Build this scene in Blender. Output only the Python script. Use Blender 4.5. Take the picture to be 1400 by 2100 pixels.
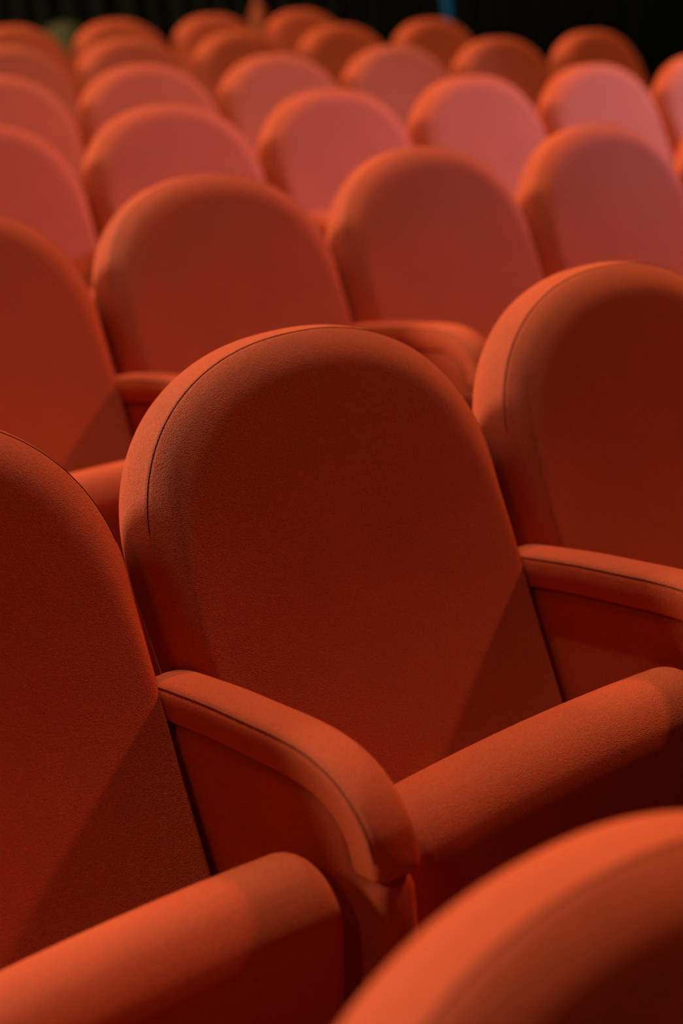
import bpy, bmesh, math, random
from mathutils import Vector, Matrix

for o in list(bpy.data.objects):
    bpy.data.objects.remove(o)
scene = bpy.context.scene
COL = scene.collection
random.seed(7)

# ------------------------------------------------------------------ camera
RIGHT = Vector((0.79556673, -0.59544098, -0.11190896))
UP = Vector((0.24399531, 0.14581061, 0.95875208))
FWD = Vector((0.55456277, 0.79005652, -0.26128688))
CAM = Vector((-0.96578, -1.22101, 0.94664))
cam_data = bpy.data.cameras.new('camera')
cam = bpy.data.objects.new('camera', cam_data)
COL.objects.link(cam)
M = Matrix.Identity(4)
for i in range(3):
    M[i][0], M[i][1], M[i][2], M[i][3] = RIGHT[i], UP[i], -FWD[i], CAM[i]
cam.matrix_world = M
cam_data.sensor_fit = 'VERTICAL'
cam_data.sensor_height = 36.0
cam_data.sensor_width = 24.0
cam_data.lens = 36.0 * 2866.27 / 2100.0
cam_data.clip_start = 0.02
cam_data.dof.use_dof = True
cam_data.dof.focus_distance = 1.58
cam_data.dof.aperture_fstop = 2.2
scene.camera = cam

# ------------------------------------------------------------------ world, exposure
world = bpy.data.worlds.new('dark_hall')
scene.world = world
world.use_nodes = True
world.node_tree.nodes['Background'].inputs[0].default_value = (1.0, 0.72, 0.5, 1)
world.node_tree.nodes['Background'].inputs[1].default_value = 0.001
scene.view_settings.view_transform = 'Standard'
scene.view_settings.look = 'None'
scene.view_settings.exposure = -0.16
scene.view_settings.gamma = 1.0
scene.view_settings.use_curve_mapping = False


# ------------------------------------------------------------------ house lights, added fill
def aim(o, target):
    o.rotation_euler = (Vector(target) - o.location).to_track_quat('-Z', 'Y').to_euler()


def area(name, loc, target, size, power, color):
    d = bpy.data.lights.new(name, 'AREA')
    d.shape = 'DISK'
    d.size = size
    d.energy = power
    d.color = color
    o = bpy.data.objects.new(name, d)
    COL.objects.link(o)
    o.location = loc
    aim(o, target)
    return o


def spot(name, loc, target, cone, blend, radius, power, color):
    d = bpy.data.lights.new(name, 'SPOT')
    d.energy = power
    d.color = color
    d.spot_size = math.radians(cone)
    d.spot_blend = blend
    d.shadow_soft_size = radius
    o = bpy.data.objects.new(name, d)
    COL.objects.link(o)
    o.location = loc
    aim(o, target)
    return o


WARM = (1.0, 0.86, 0.55)
AMBER = (1.0, 0.30, 0.12)
area('ceiling_lamp_rear', (0.2, 2.8, 9.5), (0.4, 1.0, 0.5), 1.0, 960, WARM)
area('side_lamp_left', (-6.4, 5.6, 4.7), (0.3, 0.8, 0.6), 2.0, 1450, WARM)
spot('ceiling_lamp_right', (5.8, 0.0, 5.0), (0.3, 0.5, 0.5), 64, 0.9, 0.25, 1800, AMBER)
area('fill_front_left', (-5.6, -2.6, 5.2), (0.0, 0.4, 0.4), 1.2, 28, (1.0, 0.6, 0.28))  # unseen fill, added to lift the left part of the seat faces
spot('stage_spot_violet', (4.9, 0.5, 1.9), (2.0, 2.38, 0.85), 52, 0.9, 0.08, 900, (0.44, 0.64, 1.0))


# ------------------------------------------------------------------ materials
def mat(name):
    m = bpy.data.materials.new(name)
    m.use_nodes = True
    return m, m.node_tree.nodes, m.node_tree.links, m.node_tree.nodes['Principled BSDF']


def fabric(name, c1, c2, sheen, grain=0.7):
    m, N, L, b = mat(name)
    tc = N.new('ShaderNodeTexCoord')
    n1 = N.new('ShaderNodeTexNoise')
    n1.inputs['Scale'].default_value = 620
    n1.inputs['Detail'].default_value = 3
    n2 = N.new('ShaderNodeTexNoise')
    n2.inputs['Scale'].default_value = 9
    n2.inputs['Detail'].default_value = 3
    v = N.new('ShaderNodeTexVoronoi')
    v.feature = 'DISTANCE_TO_EDGE'
    v.inputs['Scale'].default_value = 520
    for t in (n1, n2, v):
        L.new(tc.outputs['Object'], t.inputs['Vector'])
    mx = N.new('ShaderNodeMix')
    mx.data_type = 'RGBA'
    mx.inputs[6].default_value = c1
    mx.inputs[7].default_value = c2
    fac = N.new('ShaderNodeMath')
    fac.operation = 'MULTIPLY_ADD'
    fac.inputs[1].default_value = 1.7
    fac.use_clamp = True
    L.new(n1.outputs['Fac'], fac.inputs[0])
    sc = N.new('ShaderNodeMath')
    sc.operation = 'MULTIPLY_ADD'
    sc.inputs[1].default_value = 0.4
    sc.inputs[2].default_value = -0.55
    L.new(n2.outputs['Fac'], sc.inputs[0])
    L.new(sc.outputs[0], fac.inputs[2])
    L.new(fac.outputs[0], mx.inputs[0])
    L.new(mx.outputs[2], b.inputs['Base Color'])
    b.inputs['Roughness'].default_value = 0.7
    b.inputs['Specular IOR Level'].default_value = 0.28
    b.inputs['Sheen Weight'].default_value = sheen
    b.inputs['Sheen Roughness'].default_value = 0.45
    b.inputs['Sheen Tint'].default_value = (1.0, 0.16, 0.05, 1)
    b.inputs['Diffuse Roughness'].default_value = 0.8
    add = N.new('ShaderNodeMath')
    add.operation = 'MULTIPLY_ADD'
    add.inputs[1].default_value = 1.5
    L.new(v.outputs['Distance'], add.inputs[0])
    L.new(n1.outputs['Fac'], add.inputs[2])
    bp = N.new('ShaderNodeBump')
    bp.inputs['Strength'].default_value = grain
    bp.inputs['Distance'].default_value = 0.0012
    L.new(add.outputs[0], bp.inputs['Height'])
    L.new(bp.outputs[0], b.inputs['Normal'])
    return m


M_FAB = fabric('orange_red_upholstery', (0.36, 0.044, 0.011, 1), (0.70, 0.092, 0.024, 1), 0.5)
M_THREAD = fabric('dark_red_thread', (0.08, 0.006, 0.003, 1), (0.12, 0.010, 0.005, 1), 0.0)


def plain(name, c1, c2, rough, scale, emit=None):
    m, N, L, b = mat(name)
    tc = N.new('ShaderNodeTexCoord')
    n = N.new('ShaderNodeTexNoise')
    n.inputs['Scale'].default_value = scale
    n.inputs['Detail'].default_value = 4
    L.new(tc.outputs['Object'], n.inputs['Vector'])
    mx = N.new('ShaderNodeMix')
    mx.data_type = 'RGBA'
    mx.inputs[6].default_value = c1
    mx.inputs[7].default_value = c2
    L.new(n.outputs['Fac'], mx.inputs[0])
    L.new(mx.outputs[2], b.inputs['Base Color'])
    b.inputs['Roughness'].default_value = rough
    b.inputs['Specular IOR Level'].default_value = 0.2
    if emit:
        b.inputs['Emission Color'].default_value = emit[0]
        b.inputs['Emission Strength'].default_value = emit[1]
    return m


M_CARPET = plain('dark_carpet', (0.012, 0.008, 0.007, 1), (0.03, 0.015, 0.012, 1), 0.95, 60)
M_WALL = plain('black_wall_paint', (0.008, 0.008, 0.005, 1), (0.014, 0.013, 0.009, 1), 0.9, 5)
M_CURT = plain('black_olive_curtain', (0.0018, 0.0018, 0.0006, 1), (0.0035, 0.0035, 0.0012, 1), 0.9, 12)
M_OLIVE = plain('olive_cloth', (0.035, 0.028, 0.009, 1), (0.055, 0.044, 0.014, 1), 0.9, 30)
M_POST = plain('orange_red_lacquer', (0.20, 0.03, 0.006, 1), (0.28, 0.045, 0.01, 1), 0.6, 14)
M_METAL = plain('dark_metal', (0.03, 0.03, 0.03, 1), (0.05, 0.05, 0.05, 1), 0.5, 20)
M_BLUE = plain('blue_streak_glow', (0.01, 0.04, 0.08, 1), (0.01, 0.05, 0.1, 1), 0.5, 3,
               ((0.02, 0.22, 0.42, 1), 0.12))  # weak emission imitates blue light catching the curtain edge


# ------------------------------------------------------------------ mesh helpers
def mesh_obj(name, verts, faces, m, parent=None, smooth=True):
    me = bpy.data.meshes.new(name)
    me.from_pydata([tuple(v) for v in verts], [], faces)
    me.materials.append(m)
    if smooth:
        me.polygons.foreach_set('use_smooth', [True] * len(me.polygons))
    me.update()
    bm = bmesh.new()
    bm.from_mesh(me)
    bmesh.ops.remove_doubles(bm, verts=bm.verts, dist=1e-6)
    bmesh.ops.recalc_face_normals(bm, faces=bm.faces)
    bm.to_mesh(me)
    bm.free()
    o = bpy.data.objects.new(name, me)
    COL.objects.link(o)
    if parent:
        o.parent = parent
    return o


def loft(rings, cap=True):
    """rings: list of equal-length closed loops -> verts, faces"""
    n = len(rings[0])
    verts = [v for r in rings for v in r]
    faces = []
    for i in range(len(rings) - 1):
        for j in range(n):
            k = (j + 1) % n
            faces.append((i * n + j, i * n + k, (i + 1) * n + k, (i + 1) * n + j))
    if cap:
        for i in (0, len(rings) - 1):
            c = Vector((0, 0, 0))
            for v in rings[i]:
                c += Vector(v)
            verts.append(c / n)
            ci = len(verts) - 1
            for j in range(n):
                faces.append((i * n + j, i * n + (j + 1) % n, ci))
    return verts, faces


def tube(path, r, seg=6):
    rings = []
    for i, p in enumerate(path):
        a = path[max(i - 1, 0)]
        b = path[min(i + 1, len(path) - 1)]
        t = (Vector(b) - Vector(a)).normalized()
        s = t.cross(Vector((0.3, 0.5, 0.81))).normalized()
        q = t.cross(s)
        rings.append([Vector(p) + (s * math.cos(2 * math.pi * k / seg) + q * math.sin(2 * math.pi * k / seg)) * r
                      for k in range(seg)])
    return loft(rings)


def resample(pts, step):
    """Catmull-Rom smoothed polyline of 2-tuples, evenly resampled"""
    P = [pts[0]] + list(pts) + [pts[-1]]
    fine = []
    for i in range(1, len(P) - 2):
        p0, p1, p2, p3 = (Vector((*P[i + k], 0)) for k in (-1, 0, 1, 2))
        for s in range(20):
            t = s / 20
            fine.append(0.5 * ((2 * p1) + (p2 - p0) * t + (2 * p0 - 5 * p1 + 4 * p2 - p3) * t * t
                               + (3 * p1 - p0 - 3 * p2 + p3) * t ** 3))
    fine.append(Vector((*P[-2], 0)))
    out = [fine[0]]
    acc = 0
    for a, b in zip(fine, fine[1:]):
        acc += (b - a).length
        if acc >= step:
            out.append(b)
            acc = 0
    if (out[-1] - fine[-1]).length > step * 0.4:
        out.append(fine[-1])
    return [(v.x, v.y) for v in out]


# ------------------------------------------------------------------ seat geometry (local: x along row, -y faces the stage, z up)
FLOOR = 0.24                       # the seat's reference point lies this far above its tier
RHO = math.radians(10)             # slope of the seating
REC = 0.49695 - RHO                # recline of the backrest
A, B_, NN, H, KT, Q = 0.2651, 0.2368, 2.2229, 0.75, 0.03426, -0.12967
PITCH = 0.56
VB = -0.06


def to3(u, v, t):
    t = t + Q * (v - 0.35) ** 2
    return Vector((u, v * math.sin(REC) + t * math.cos(REC), v * math.cos(REC) - t * math.sin(REC) + FLOOR))


def outline(ins):
    """closed outline of the arch, counter-clockwise from the lower right"""
    a2 = A - ins
    half = []
    rc = 0.05
    vb = VB + ins
    w0 = a2 - KT * (H - B_ - vb)
    for i in range(7):             # rounded lower corner
        th = -math.pi / 2 + math.pi / 2 * i / 6
        half.append((w0 - rc + rc * math.cos(th), vb + rc + rc * math.sin(th)))
    for i in range(1, 18):
        v = vb + rc + (H - B_ - vb - rc) * i / 18
        half.append((a2 - KT * (H - B_ - v), v))
    for i in range(41):
        th = math.pi / 2 * i / 40
        c, s = max(math.cos(th), 0.0), math.sin(th)
        half.append((a2 * c ** (2 / NN), H - B_ + (B_ - ins) * s ** (2 / NN)))
    left = [(-u, v) for u, v in half[:-1]][::-1]
    bottom = []
    for i in range(1, 12):
        s = -1 + 2 * i / 12
        bottom.append((s * (w0 - rc), vb))
    return half + left + bottom


def build_backrest(parent):
    rings = []
    o0 = outline(0.0032)
    # back of the shell, from its middle outwards
    back = [(1.0, 0.092), (0.8, 0.092), (0.6, 0.092), (0.35, 0.090)]
    spine = lambda u, v: (0.0, min(max(v, 0.15), H - B_))
    ob = outline(0.02)
    for f, t in back:
        rings.append([to3(u + (0 - u) * f, v + (spine(u, v)[1] - v) * f, t) for u, v in ob])
    for ins, t in ((0.03, 0.088), (0.016, 0.082), (0.004, 0.072), (-0.005, 0.060), (-0.0092, 0.052),
                   (-0.0102, 0.044), (-0.0085, 0.032), (-0.005, 0.020), (-0.001, 0.010), (0.0012, 0.0045),
                   (0.0020, 0.0024)):
        rings.append([to3(u, v, t) for u, v in outline(ins)])
    # stitched groove round the arch, fading out down the sides
    def grv(v):
        return max(0.0, min(1.0, (v - 0.50) / 0.08))
    g = []
    for (u, v), (u2, v2) in zip(outline(0.0027), outline(0.0036)):
        k = grv(v)
        g.append(to3(u + (u2 - u) * k, v + (v2 - v) * k, 0.0006 + 0.0006 * k))
    rings.append(g)
    # face: rolled edge, then a gently dished cushion
    # (wide soft roll over the arch, a tight edge down the straight sides)
    BULGE = 0.023

    def roll_r(v):
        k = max(0.0, min(1.0, (v - 0.40) / 0.22))
        return 0.020 + 0.036 * k * k * (3 - 2 * k)
    for f in (0.006, 0.016, 0.03, 0.05, 0.075, 0.105, 0.14, 0.18, 0.23, 0.29, 0.37, 0.47, 0.6, 0.75, 0.9, 1.0):
        d = f * A
        ring = []
        for u, v in outline(0.0034):
            x = 1 - min(d / roll_r(v), 1)
            t = -BULGE * (1 - x ** 2.0) - 0.0002
            ring.append(to3(u + (0 - u) * f, v + (spine(u, v)[1] - v) * f, t))
        rings.append(ring)
    vs, fs = loft(rings, cap=False)
    b = mesh_obj('backrest', vs, fs, M_FAB, parent)
    path = [to3(u, v, 0.0003) for (u, v) in outline(0.0034) if v > 0.55]
    vs, fs = tube(path, 0.0006, 5)
    mesh_obj('stitched_seam', vs, fs, M_THREAD, b)
    return b


def build_cushion(parent):
    """tipped-up seat: thick roll on top, underside towards the stage"""
    cy, cz, r = -0.186, 0.222, 0.060
    sec = []
    for i in range(25):
        th = math.radians(-8 + 200 * i / 24)
        rr = r * (1 + 0.03 * math.cos(th - math.radians(120)))
        sec.append((cy - rr * math.cos(th), cz + rr * math.sin(th)))
    front = [(-0.236, 0.16), (-0.222, 0.09), (-0.205, 0.02), (-0.188, -0.05), (-0.172, -0.10), (-0.150, -0.125)]
    back = [(-0.120, -0.13), (-0.090, -0.105), (-0.085, -0.05), (-0.092, 0.02), (-0.105, 0.09), (-0.118, 0.16)]
    sec = sec + back[::-1] + front[::-1]
    n = len(sec)
    cyc = sum(p[0] for p in sec) / n
    # inset by true normals
    def inset(d):
        out = []
        for i in range(n):
            p0, p1, p2 = sec[i - 1], sec[i], sec[(i + 1) % n]
            t = Vector((p2[0] - p0[0], p2[1] - p0[1]))
            nn = Vector((-t.y, t.x)).normalized()
            c = Vector((p1[0] - (-0.16), p1[1] - max(min(p1[1], 0.2), -0.08)))
            if nn.dot(c) > 0:
                nn = -nn
            out.append((p1[0] + nn.x * d, p1[1] + nn.y * d))
        return out
    W, rr = 0.240, 0.030
    crown = lambda xx: 0.010 * (1 - (xx / W) ** 2)
    rings = []
    for s in (-1, 1):
        part = []
        for i in range(9):
            th = math.pi / 2 * i / 8
            part.append((s * (W - rr + rr * math.sin(th)), rr * (1 - math.cos(th))))
        if s == -1:
            part = part[::-1]
        for xx, d in part:
            rings.append([(xx, y, z + FLOOR + crown(xx)) for y, z in inset(d)])
        if s == -1:
            for k in range(1, 10):
                xx = -W + rr + (2 * W - 2 * rr) * k / 10
                rings.append([(xx, y, z + FLOOR + crown(xx)) for y, z in sec])
    vs, fs = loft(rings)
    return mesh_obj('seat_cushion', vs, fs, M_FAB, parent)


PAD_TOP = [(0.150, 0.369), (0.115, 0.374), (0.013, 0.381), (-0.065, 0.383), (-0.122, 0.384), (-0.172, 0.381),
           (-0.212, 0.370), (-0.243, 0.350), (-0.263, 0.324), (-0.272, 0.296), (-0.274, 0.274)]


def build_arm(parent, xc):
    path = resample(PAD_TOP, 0.006)
    hw, th = 0.0285, 0.047
    # pad: rounded section swept along the top line, thickness towards the inside of the bend
    rings = []
    npth = len(path)
    seam = []
    for i, (y, z) in enumerate(path):
        a = path[max(i - 1, 0)]
        b = path[min(i + 1, npth - 1)]
        t = Vector((b[0] - a[0], b[1] - a[1])).normalized()
        nrm = Vector((-t.y, t.x))
        if nrm.y < 0 or (abs(nrm.y) < 0.05 and nrm.x > 0):
            nrm = -nrm
        if i > npth // 2 and nrm.x > 0:
            nrm = -nrm
        ring = []
        m = 28
        e = min(i, npth - 1 - i)
        endr = [0.90, 0.97, 1.0, 1.0][min(e, 3)]
        for k in range(m):
            ph = 2 * math.pi * k / m
            c, s = math.cos(ph), math.sin(ph)
            p = 0.42
            lx = hw * endr * math.copysign(abs(c) ** p, c)
            ly = (th / 2) * endr * math.copysign(abs(s) ** p, s)
            crown = 0.0025 * (1 - (lx / hw) ** 2) if ly > 0 else 0
            d = ly - th / 2 + crown
            ring.append((xc + lx, y + nrm.x * d, z + nrm.y * d + FLOOR))
        rings.append(ring)
        if i > 1:
            lx, d = -hw * 0.93, -0.0040
            seam.append((xc + lx, y + nrm.x * d, z + nrm.y * d + FLOOR))
    vs, fs = loft(rings)
    pad = mesh_obj('armrest_pad', vs, fs, M_FAB, parent)
    vs, fs = tube(seam[:-4], 0.0006, 5)
    mesh_obj('stitched_seam', vs, fs, M_THREAD, pad)
    # side panel: upholstered board under the pad, down to the floor
    low = []
    for i, (y, z) in enumerate(path):
        a = path[max(i - 1, 0)]
        b = path[min(i + 1, npth - 1)]
        t = Vector((b[0] - a[0], b[1] - a[1])).normalized()
        nrm = Vector((t.y, -t.x))
        if nrm.y > 0 or (i > npth // 2 and nrm.x < 0):
            nrm = -nrm
        if z > 0.300:
            low.append((y + nrm.x * 0.0485, z + nrm.y * 0.0485))
    low = low[::3] + [low[-1]]
    poly = low + [(-0.226, 0.268), (-0.262, 0.2665), (-0.270, 0.255), (-0.268, 0.20), (-0.258, 0.10), (-0.245, -0.05),
                  (-0.235, -FLOOR), (0.02, -FLOOR), (0.06, -0.05), (0.10, 0.15), (0.15, 0.31)]
    n = len(poly)
    # orientation
    area2 = sum(poly[i][0] * poly[(i + 1) % n][1] - poly[(i + 1) % n][0] * poly[i][1] for i in range(n))
    sg = 1 if area2 > 0 else -1

    def inset(d):
        out = []
        for i in range(n):
            p0, p1, p2 = (Vector(poly[i - 1]), Vector(poly[i]), Vector(poly[(i + 1) % n]))
            t1, t2 = (p1 - p0).normalized(), (p2 - p1).normalized()
            n1, n2 = Vector((-t1.y, t1.x)) * sg, Vector((-t2.y, t2.x)) * sg
            nn = (n1 + n2)
            nn = nn.normalized() if nn.length > 1e-6 else n1
            k = min(1.6, 1 / max(0.3, nn.dot(n1)))
            q = p1 + nn * d * k
            out.append((q.x, q.y))
        return out
    hw2, br = 0.0225, 0.014
    rings = []
    for s in (-1, 1):
        part = []
        for i in range(6):
            thh = math.pi / 2 * i / 5
            part.append((s * (hw2 - br + br * math.sin(thh)), br * (1 - math.cos(thh))))
        if s == -1:
            part = part[::-1]
        for xx, d in part:
            rings.append([(xc + xx, y, max(z, -FLOOR) + FLOOR) for y, z in inset(d)])
    n_ = n
    verts = [v for r in rings for v in r]
    faces = []
    for i in range(len(rings) - 1):
        for j in range(n_):
            k = (j + 1) % n_
            faces.append((i * n_ + j, i * n_ + k, (i + 1) * n_ + k, (i + 1) * n_ + j))
    faces.append(tuple(range(n_)))
    faces.append(tuple((len(rings) - 1) * n_ + j for j in range(n_)))
    o = mesh_obj('side_panel', verts, faces, M_FAB, parent)
    return pad, o


def copy_tree(o, parent=None):
    c = o.copy()
    COL.objects.link(c)
    c.parent = parent
    for ch in list(o.children):
        copy_tree(ch, c)
    return c


# ------------------------------------------------------------------ where the seats stand
def rot(x, y, z):
    return (x, y * math.cos(RHO) - z * math.sin(RHO), y * math.sin(RHO) + z * math.cos(RHO))


GAP, DROW, SHIFT = 1.02635, 1.01748, -0.0486


def row_base(r):
    """slope coordinates of row r (1 = the row in focus)"""
    if r == 0:
        return -0.94
    return 0.0 if r == 1 else GAP + (r - 2) * DROW


def seat_pos(r, n):
    y = row_base(r)
    if r == 0:
        p = rot(-0.455, y, -0.035)
    else:
        p = rot(SHIFT * (r - 1) + n * PITCH, y, 0.0)
    return (p[0], p[1], p[2] - FLOOR)


# ------------------------------------------------------------------ tiers, back wall, curtain
tv, tf = [], []
X0, X1 = -4.0, 14.0
edges = []
prof = [(-2.6, None)]
for r in range(0, 8):
    p = seat_pos(r, 0)
    edges.append((p[1] - 0.50, p[2]))
pts = [(-6.0, edges[0][1])]
for i, (y, z) in enumerate(edges):
    if i:
        pts.append((y, edges[i - 1][1]))
    pts.append((y, z))
pts.append((11.0, edges[-1][1]))
for y, z in pts:
    tv += [(X0, y, z), (X1, y, z)]
for i in range(len(pts) - 1):
    tf.append((2 * i, 2 * i + 1, 2 * i + 3, 2 * i + 2))
fl = mesh_obj('floor', tv, tf, M_CARPET, None, smooth=False)
fl['kind'] = 'structure'

ZT = edges[-1][1]
YB = 10.2
wv = [(X0, YB, ZT - 0.2), (X1, YB, ZT - 0.2), (X1, YB, 5.5), (X0, YB, 5.5),
      (X0, YB + 0.2, ZT - 0.2), (X1, YB + 0.2, ZT - 0.2), (X1, YB + 0.2, 5.5), (X0, YB + 0.2, 5.5)]
wf = [(0, 1, 2, 3), (4, 7, 6, 5), (0, 4, 5, 1), (1, 5, 6, 2), (2, 6, 7, 3), (3, 7, 4, 0)]
wb = mesh_obj('wall_back', wv, wf, M_WALL, None, smooth=False)
wb['kind'] = 'structure'


def curtain(name, x0, x1, y, label):
    n = int((x1 - x0) / 0.02)
    front, backv = [], []
    for i in range(n + 1):
        x = x0 + (x1 - x0) * i / n
        d = 0.055 * math.sin(x * 26 + 1.2 * math.sin(x * 3.1)) + 0.02 * math.sin(x * 61 + 2)
        front.append((x, y + d))
    vs, fs = [], []
    for lvl, z in enumerate((ZT + 0.01, ZT + 1.2, ZT + 2.4, 4.6)):
        k = 1.0 - 0.25 * lvl / 3
        for x, yy in front:
            vs.append((x, y + (yy - y) * k, z))
        for x, yy in front:
            vs.append((x, y + (yy - y) * k + 0.006, z))
    m = n + 1
    for lvl in range(3):
        for i in range(n):
            a = lvl * 2 * m + i
            fs.append((a, a + 1, a + 1 + 2 * m, a + 2 * m))
            b = a + m
            fs.append((b, b + 2 * m, b + 1 + 2 * m, b + 1))
    for i in range(n):
        fs.append((i, i + m, i + m + 1, i + 1))
        t = 3 * 2 * m
        fs.append((t + i, t + i + 1, t + i + m + 1, t + i + m))
    for lvl in range(3):
        for i in (0, n):
            a = lvl * 2 * m + i
            fs.append((a, a + 2 * m, a + 3 * m, a + m))
    o = mesh_obj(name, vs, fs, M_CURT)
    o['label'] = label
    o['category'] = 'curtain'
    return o


# ------------------------------------------------------------------ the seats
proto = bpy.data.objects.new('theatre_seat', None)
COL.objects.link(proto)
build_backrest(proto)
build_cushion(proto)
build_arm(proto, -PITCH / 2)
extra = bpy.data.objects.new('far_side_arm', None)
build_arm(extra, PITCH / 2)
end_parts = [c for c in COL.objects if c.parent == extra]

ORD = ['first', 'second', 'third', 'fourth', 'fifth', 'sixth', 'seventh']
ROWS = {  # row -> seat numbers from left to right
    0: [0],
    1: [-1, 0, 1],
    2: [0, 1, 2, 3, 4],
    3: [1, 2, 3, 4, 5, 6],
    4: [2, 3, 4, 5, 6, 7],
    5: [3, 4, 5, 6, 7],
    6: [4, 5, 6, 7],
}
SPECIAL = {
    (2, 0): 'orange-red theatre seat cut by the left edge, behind the sharp left one',
    (0, 0): 'blurred orange seat at the bottom right corner, nearest to the camera',
    (1, -1): 'sharp orange seat cut by the left edge, with rolled cushion at bottom left',
    (1, 0): 'large sharp orange seat in the centre with a stitched seam round its back',
    (1, 1): 'dark-faced orange seat at the right edge, directly right of the sharp central one',
}
TIPS = {(1, 0): (0.008, 1.6), (1, -1): (0.003, 0.0)}
first = True
row_ends = []
for r, cols in ROWS.items():
    for i, n in enumerate(cols):
        s = proto if first else copy_tree(proto)
        first = False
        s.location = seat_pos(r, n)
        lab = SPECIAL.get((r, n))
        if lab is None:
            if i == 0:
                where = 'cut by the left edge'
            elif i == len(cols) - 1 and r in (2, 3):
                where = 'cut by the right edge'
            elif i == len(cols) - 1:
                where = 'last on the right'
            else:
                where = ORD[i] + ' from the left'
            tone = 'pinkish orange' if r in (3, 4) and i >= 2 else 'orange-red'
            lab = '%s theatre seat in the %s row from the front, %s' % (tone, ORD[r], where)
        cush = [c for c in s.children if c.name.startswith('seat_cushion')][0]
        lift, tip = TIPS.get((r, n), (random.uniform(-0.006, 0.012), random.uniform(-1.5, 1.5)))
        # every tipped-up seat rests at a slightly different angle about its hinge
        piv = Vector((0, -0.11, FLOOR - 0.06))
        cush.matrix_local = (Matrix.Translation(piv + Vector((0, 0, lift))) @ Matrix.Rotation(math.radians(-tip), 4, 'X')
                             @ Matrix.Translation(-piv))
        s['label'] = lab
        s['category'] = 'seat'
        s['group'] = 'folding theatre seats in rows'
        if i == len(cols) - 1:
            row_ends.append(s)
for s in row_ends:
    for p in end_parts:
        copy_tree(p, s)
for p in end_parts:
    for ch in list(p.children):
        bpy.data.objects.remove(ch)
    bpy.data.objects.remove(p)
bpy.data.objects.remove(extra)

# ------------------------------------------------------------------ what shows behind the last row
curtain('stage_curtain', X0 + 0.05, X1 - 0.05, YB - 0.25, 'black olive pleated curtain hanging behind the last row of seats')


def pixel_point(px, py, depth):
    d = FWD + RIGHT * ((px - 700) / 2866.27) - UP * ((py - 1050) / 2866.27)
    return CAM + d * depth


def lathe(prof, seg=24):
    rings = [[(rr * math.cos(2 * math.pi * k / seg), rr * math.sin(2 * math.pi * k / seg), z) for k in range(seg)]
             for rr, z in prof]
    return loft(rings)


# orange post
p = pixel_point(534, 62, 9.2)
root = bpy.data.objects.new('barrier_post', None)
COL.objects.link(root)
root.location = (p.x, p.y, ZT)
h = p.z - ZT
vs, fs = lathe([(0.16, 0), (0.16, 0.02), (0.05, 0.035), (0.03, 0.05), (0.03, h - 0.12)])
mesh_obj('base', vs, fs, M_METAL, root)
vs, fs = lathe([(0.04, h - 0.12), (0.062, h - 0.08), (0.066, h + 0.02), (0.066, h + 0.09), (0.055, h + 0.13), (0.035, h + 0.15),
                (0.022, h + 0.17), (0.022, h + 0.26), (0.012, h + 0.28)])
mesh_obj('post', vs, fs, M_POST, root)
root['label'] = 'blurred orange post standing behind the farthest row of seats'
root['category'] = 'post'

# olive pouf
p = pixel_point(130, 62, 8.3)
root = bpy.data.objects.new('round_pouf', None)
COL.objects.link(root)
root.location = (p.x, p.y, ZT)
h = p.z - ZT + 0.04
vs, fs = lathe([(0.09, 0), (0.12, 0.03), (0.13, h * 0.5), (0.125, h - 0.06), (0.10, h - 0.02), (0.05, h)])
mesh_obj('body', vs, fs, M_OLIVE, root)
vs, fs = lathe([(0.018, h - 0.005), (0.018, h + 0.004), (0.010, h + 0.008)], 12)
mesh_obj('button', vs, fs, M_OLIVE, root)
root['label'] = 'dim olive rounded shape behind the far left seats'
root['category'] = 'pouf'

# glowing tube standing in for the blue-lit streak at the curtain
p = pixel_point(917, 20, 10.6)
root = bpy.data.objects.new('blue_streak', None)
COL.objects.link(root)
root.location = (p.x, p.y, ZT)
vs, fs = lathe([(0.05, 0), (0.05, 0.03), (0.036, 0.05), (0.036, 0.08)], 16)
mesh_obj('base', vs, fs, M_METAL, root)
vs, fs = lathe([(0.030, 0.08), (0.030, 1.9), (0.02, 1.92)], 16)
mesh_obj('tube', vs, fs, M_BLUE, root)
root['label'] = 'thin vertical blue-lit streak, drawn as a glowing rod, in front of the black curtain'
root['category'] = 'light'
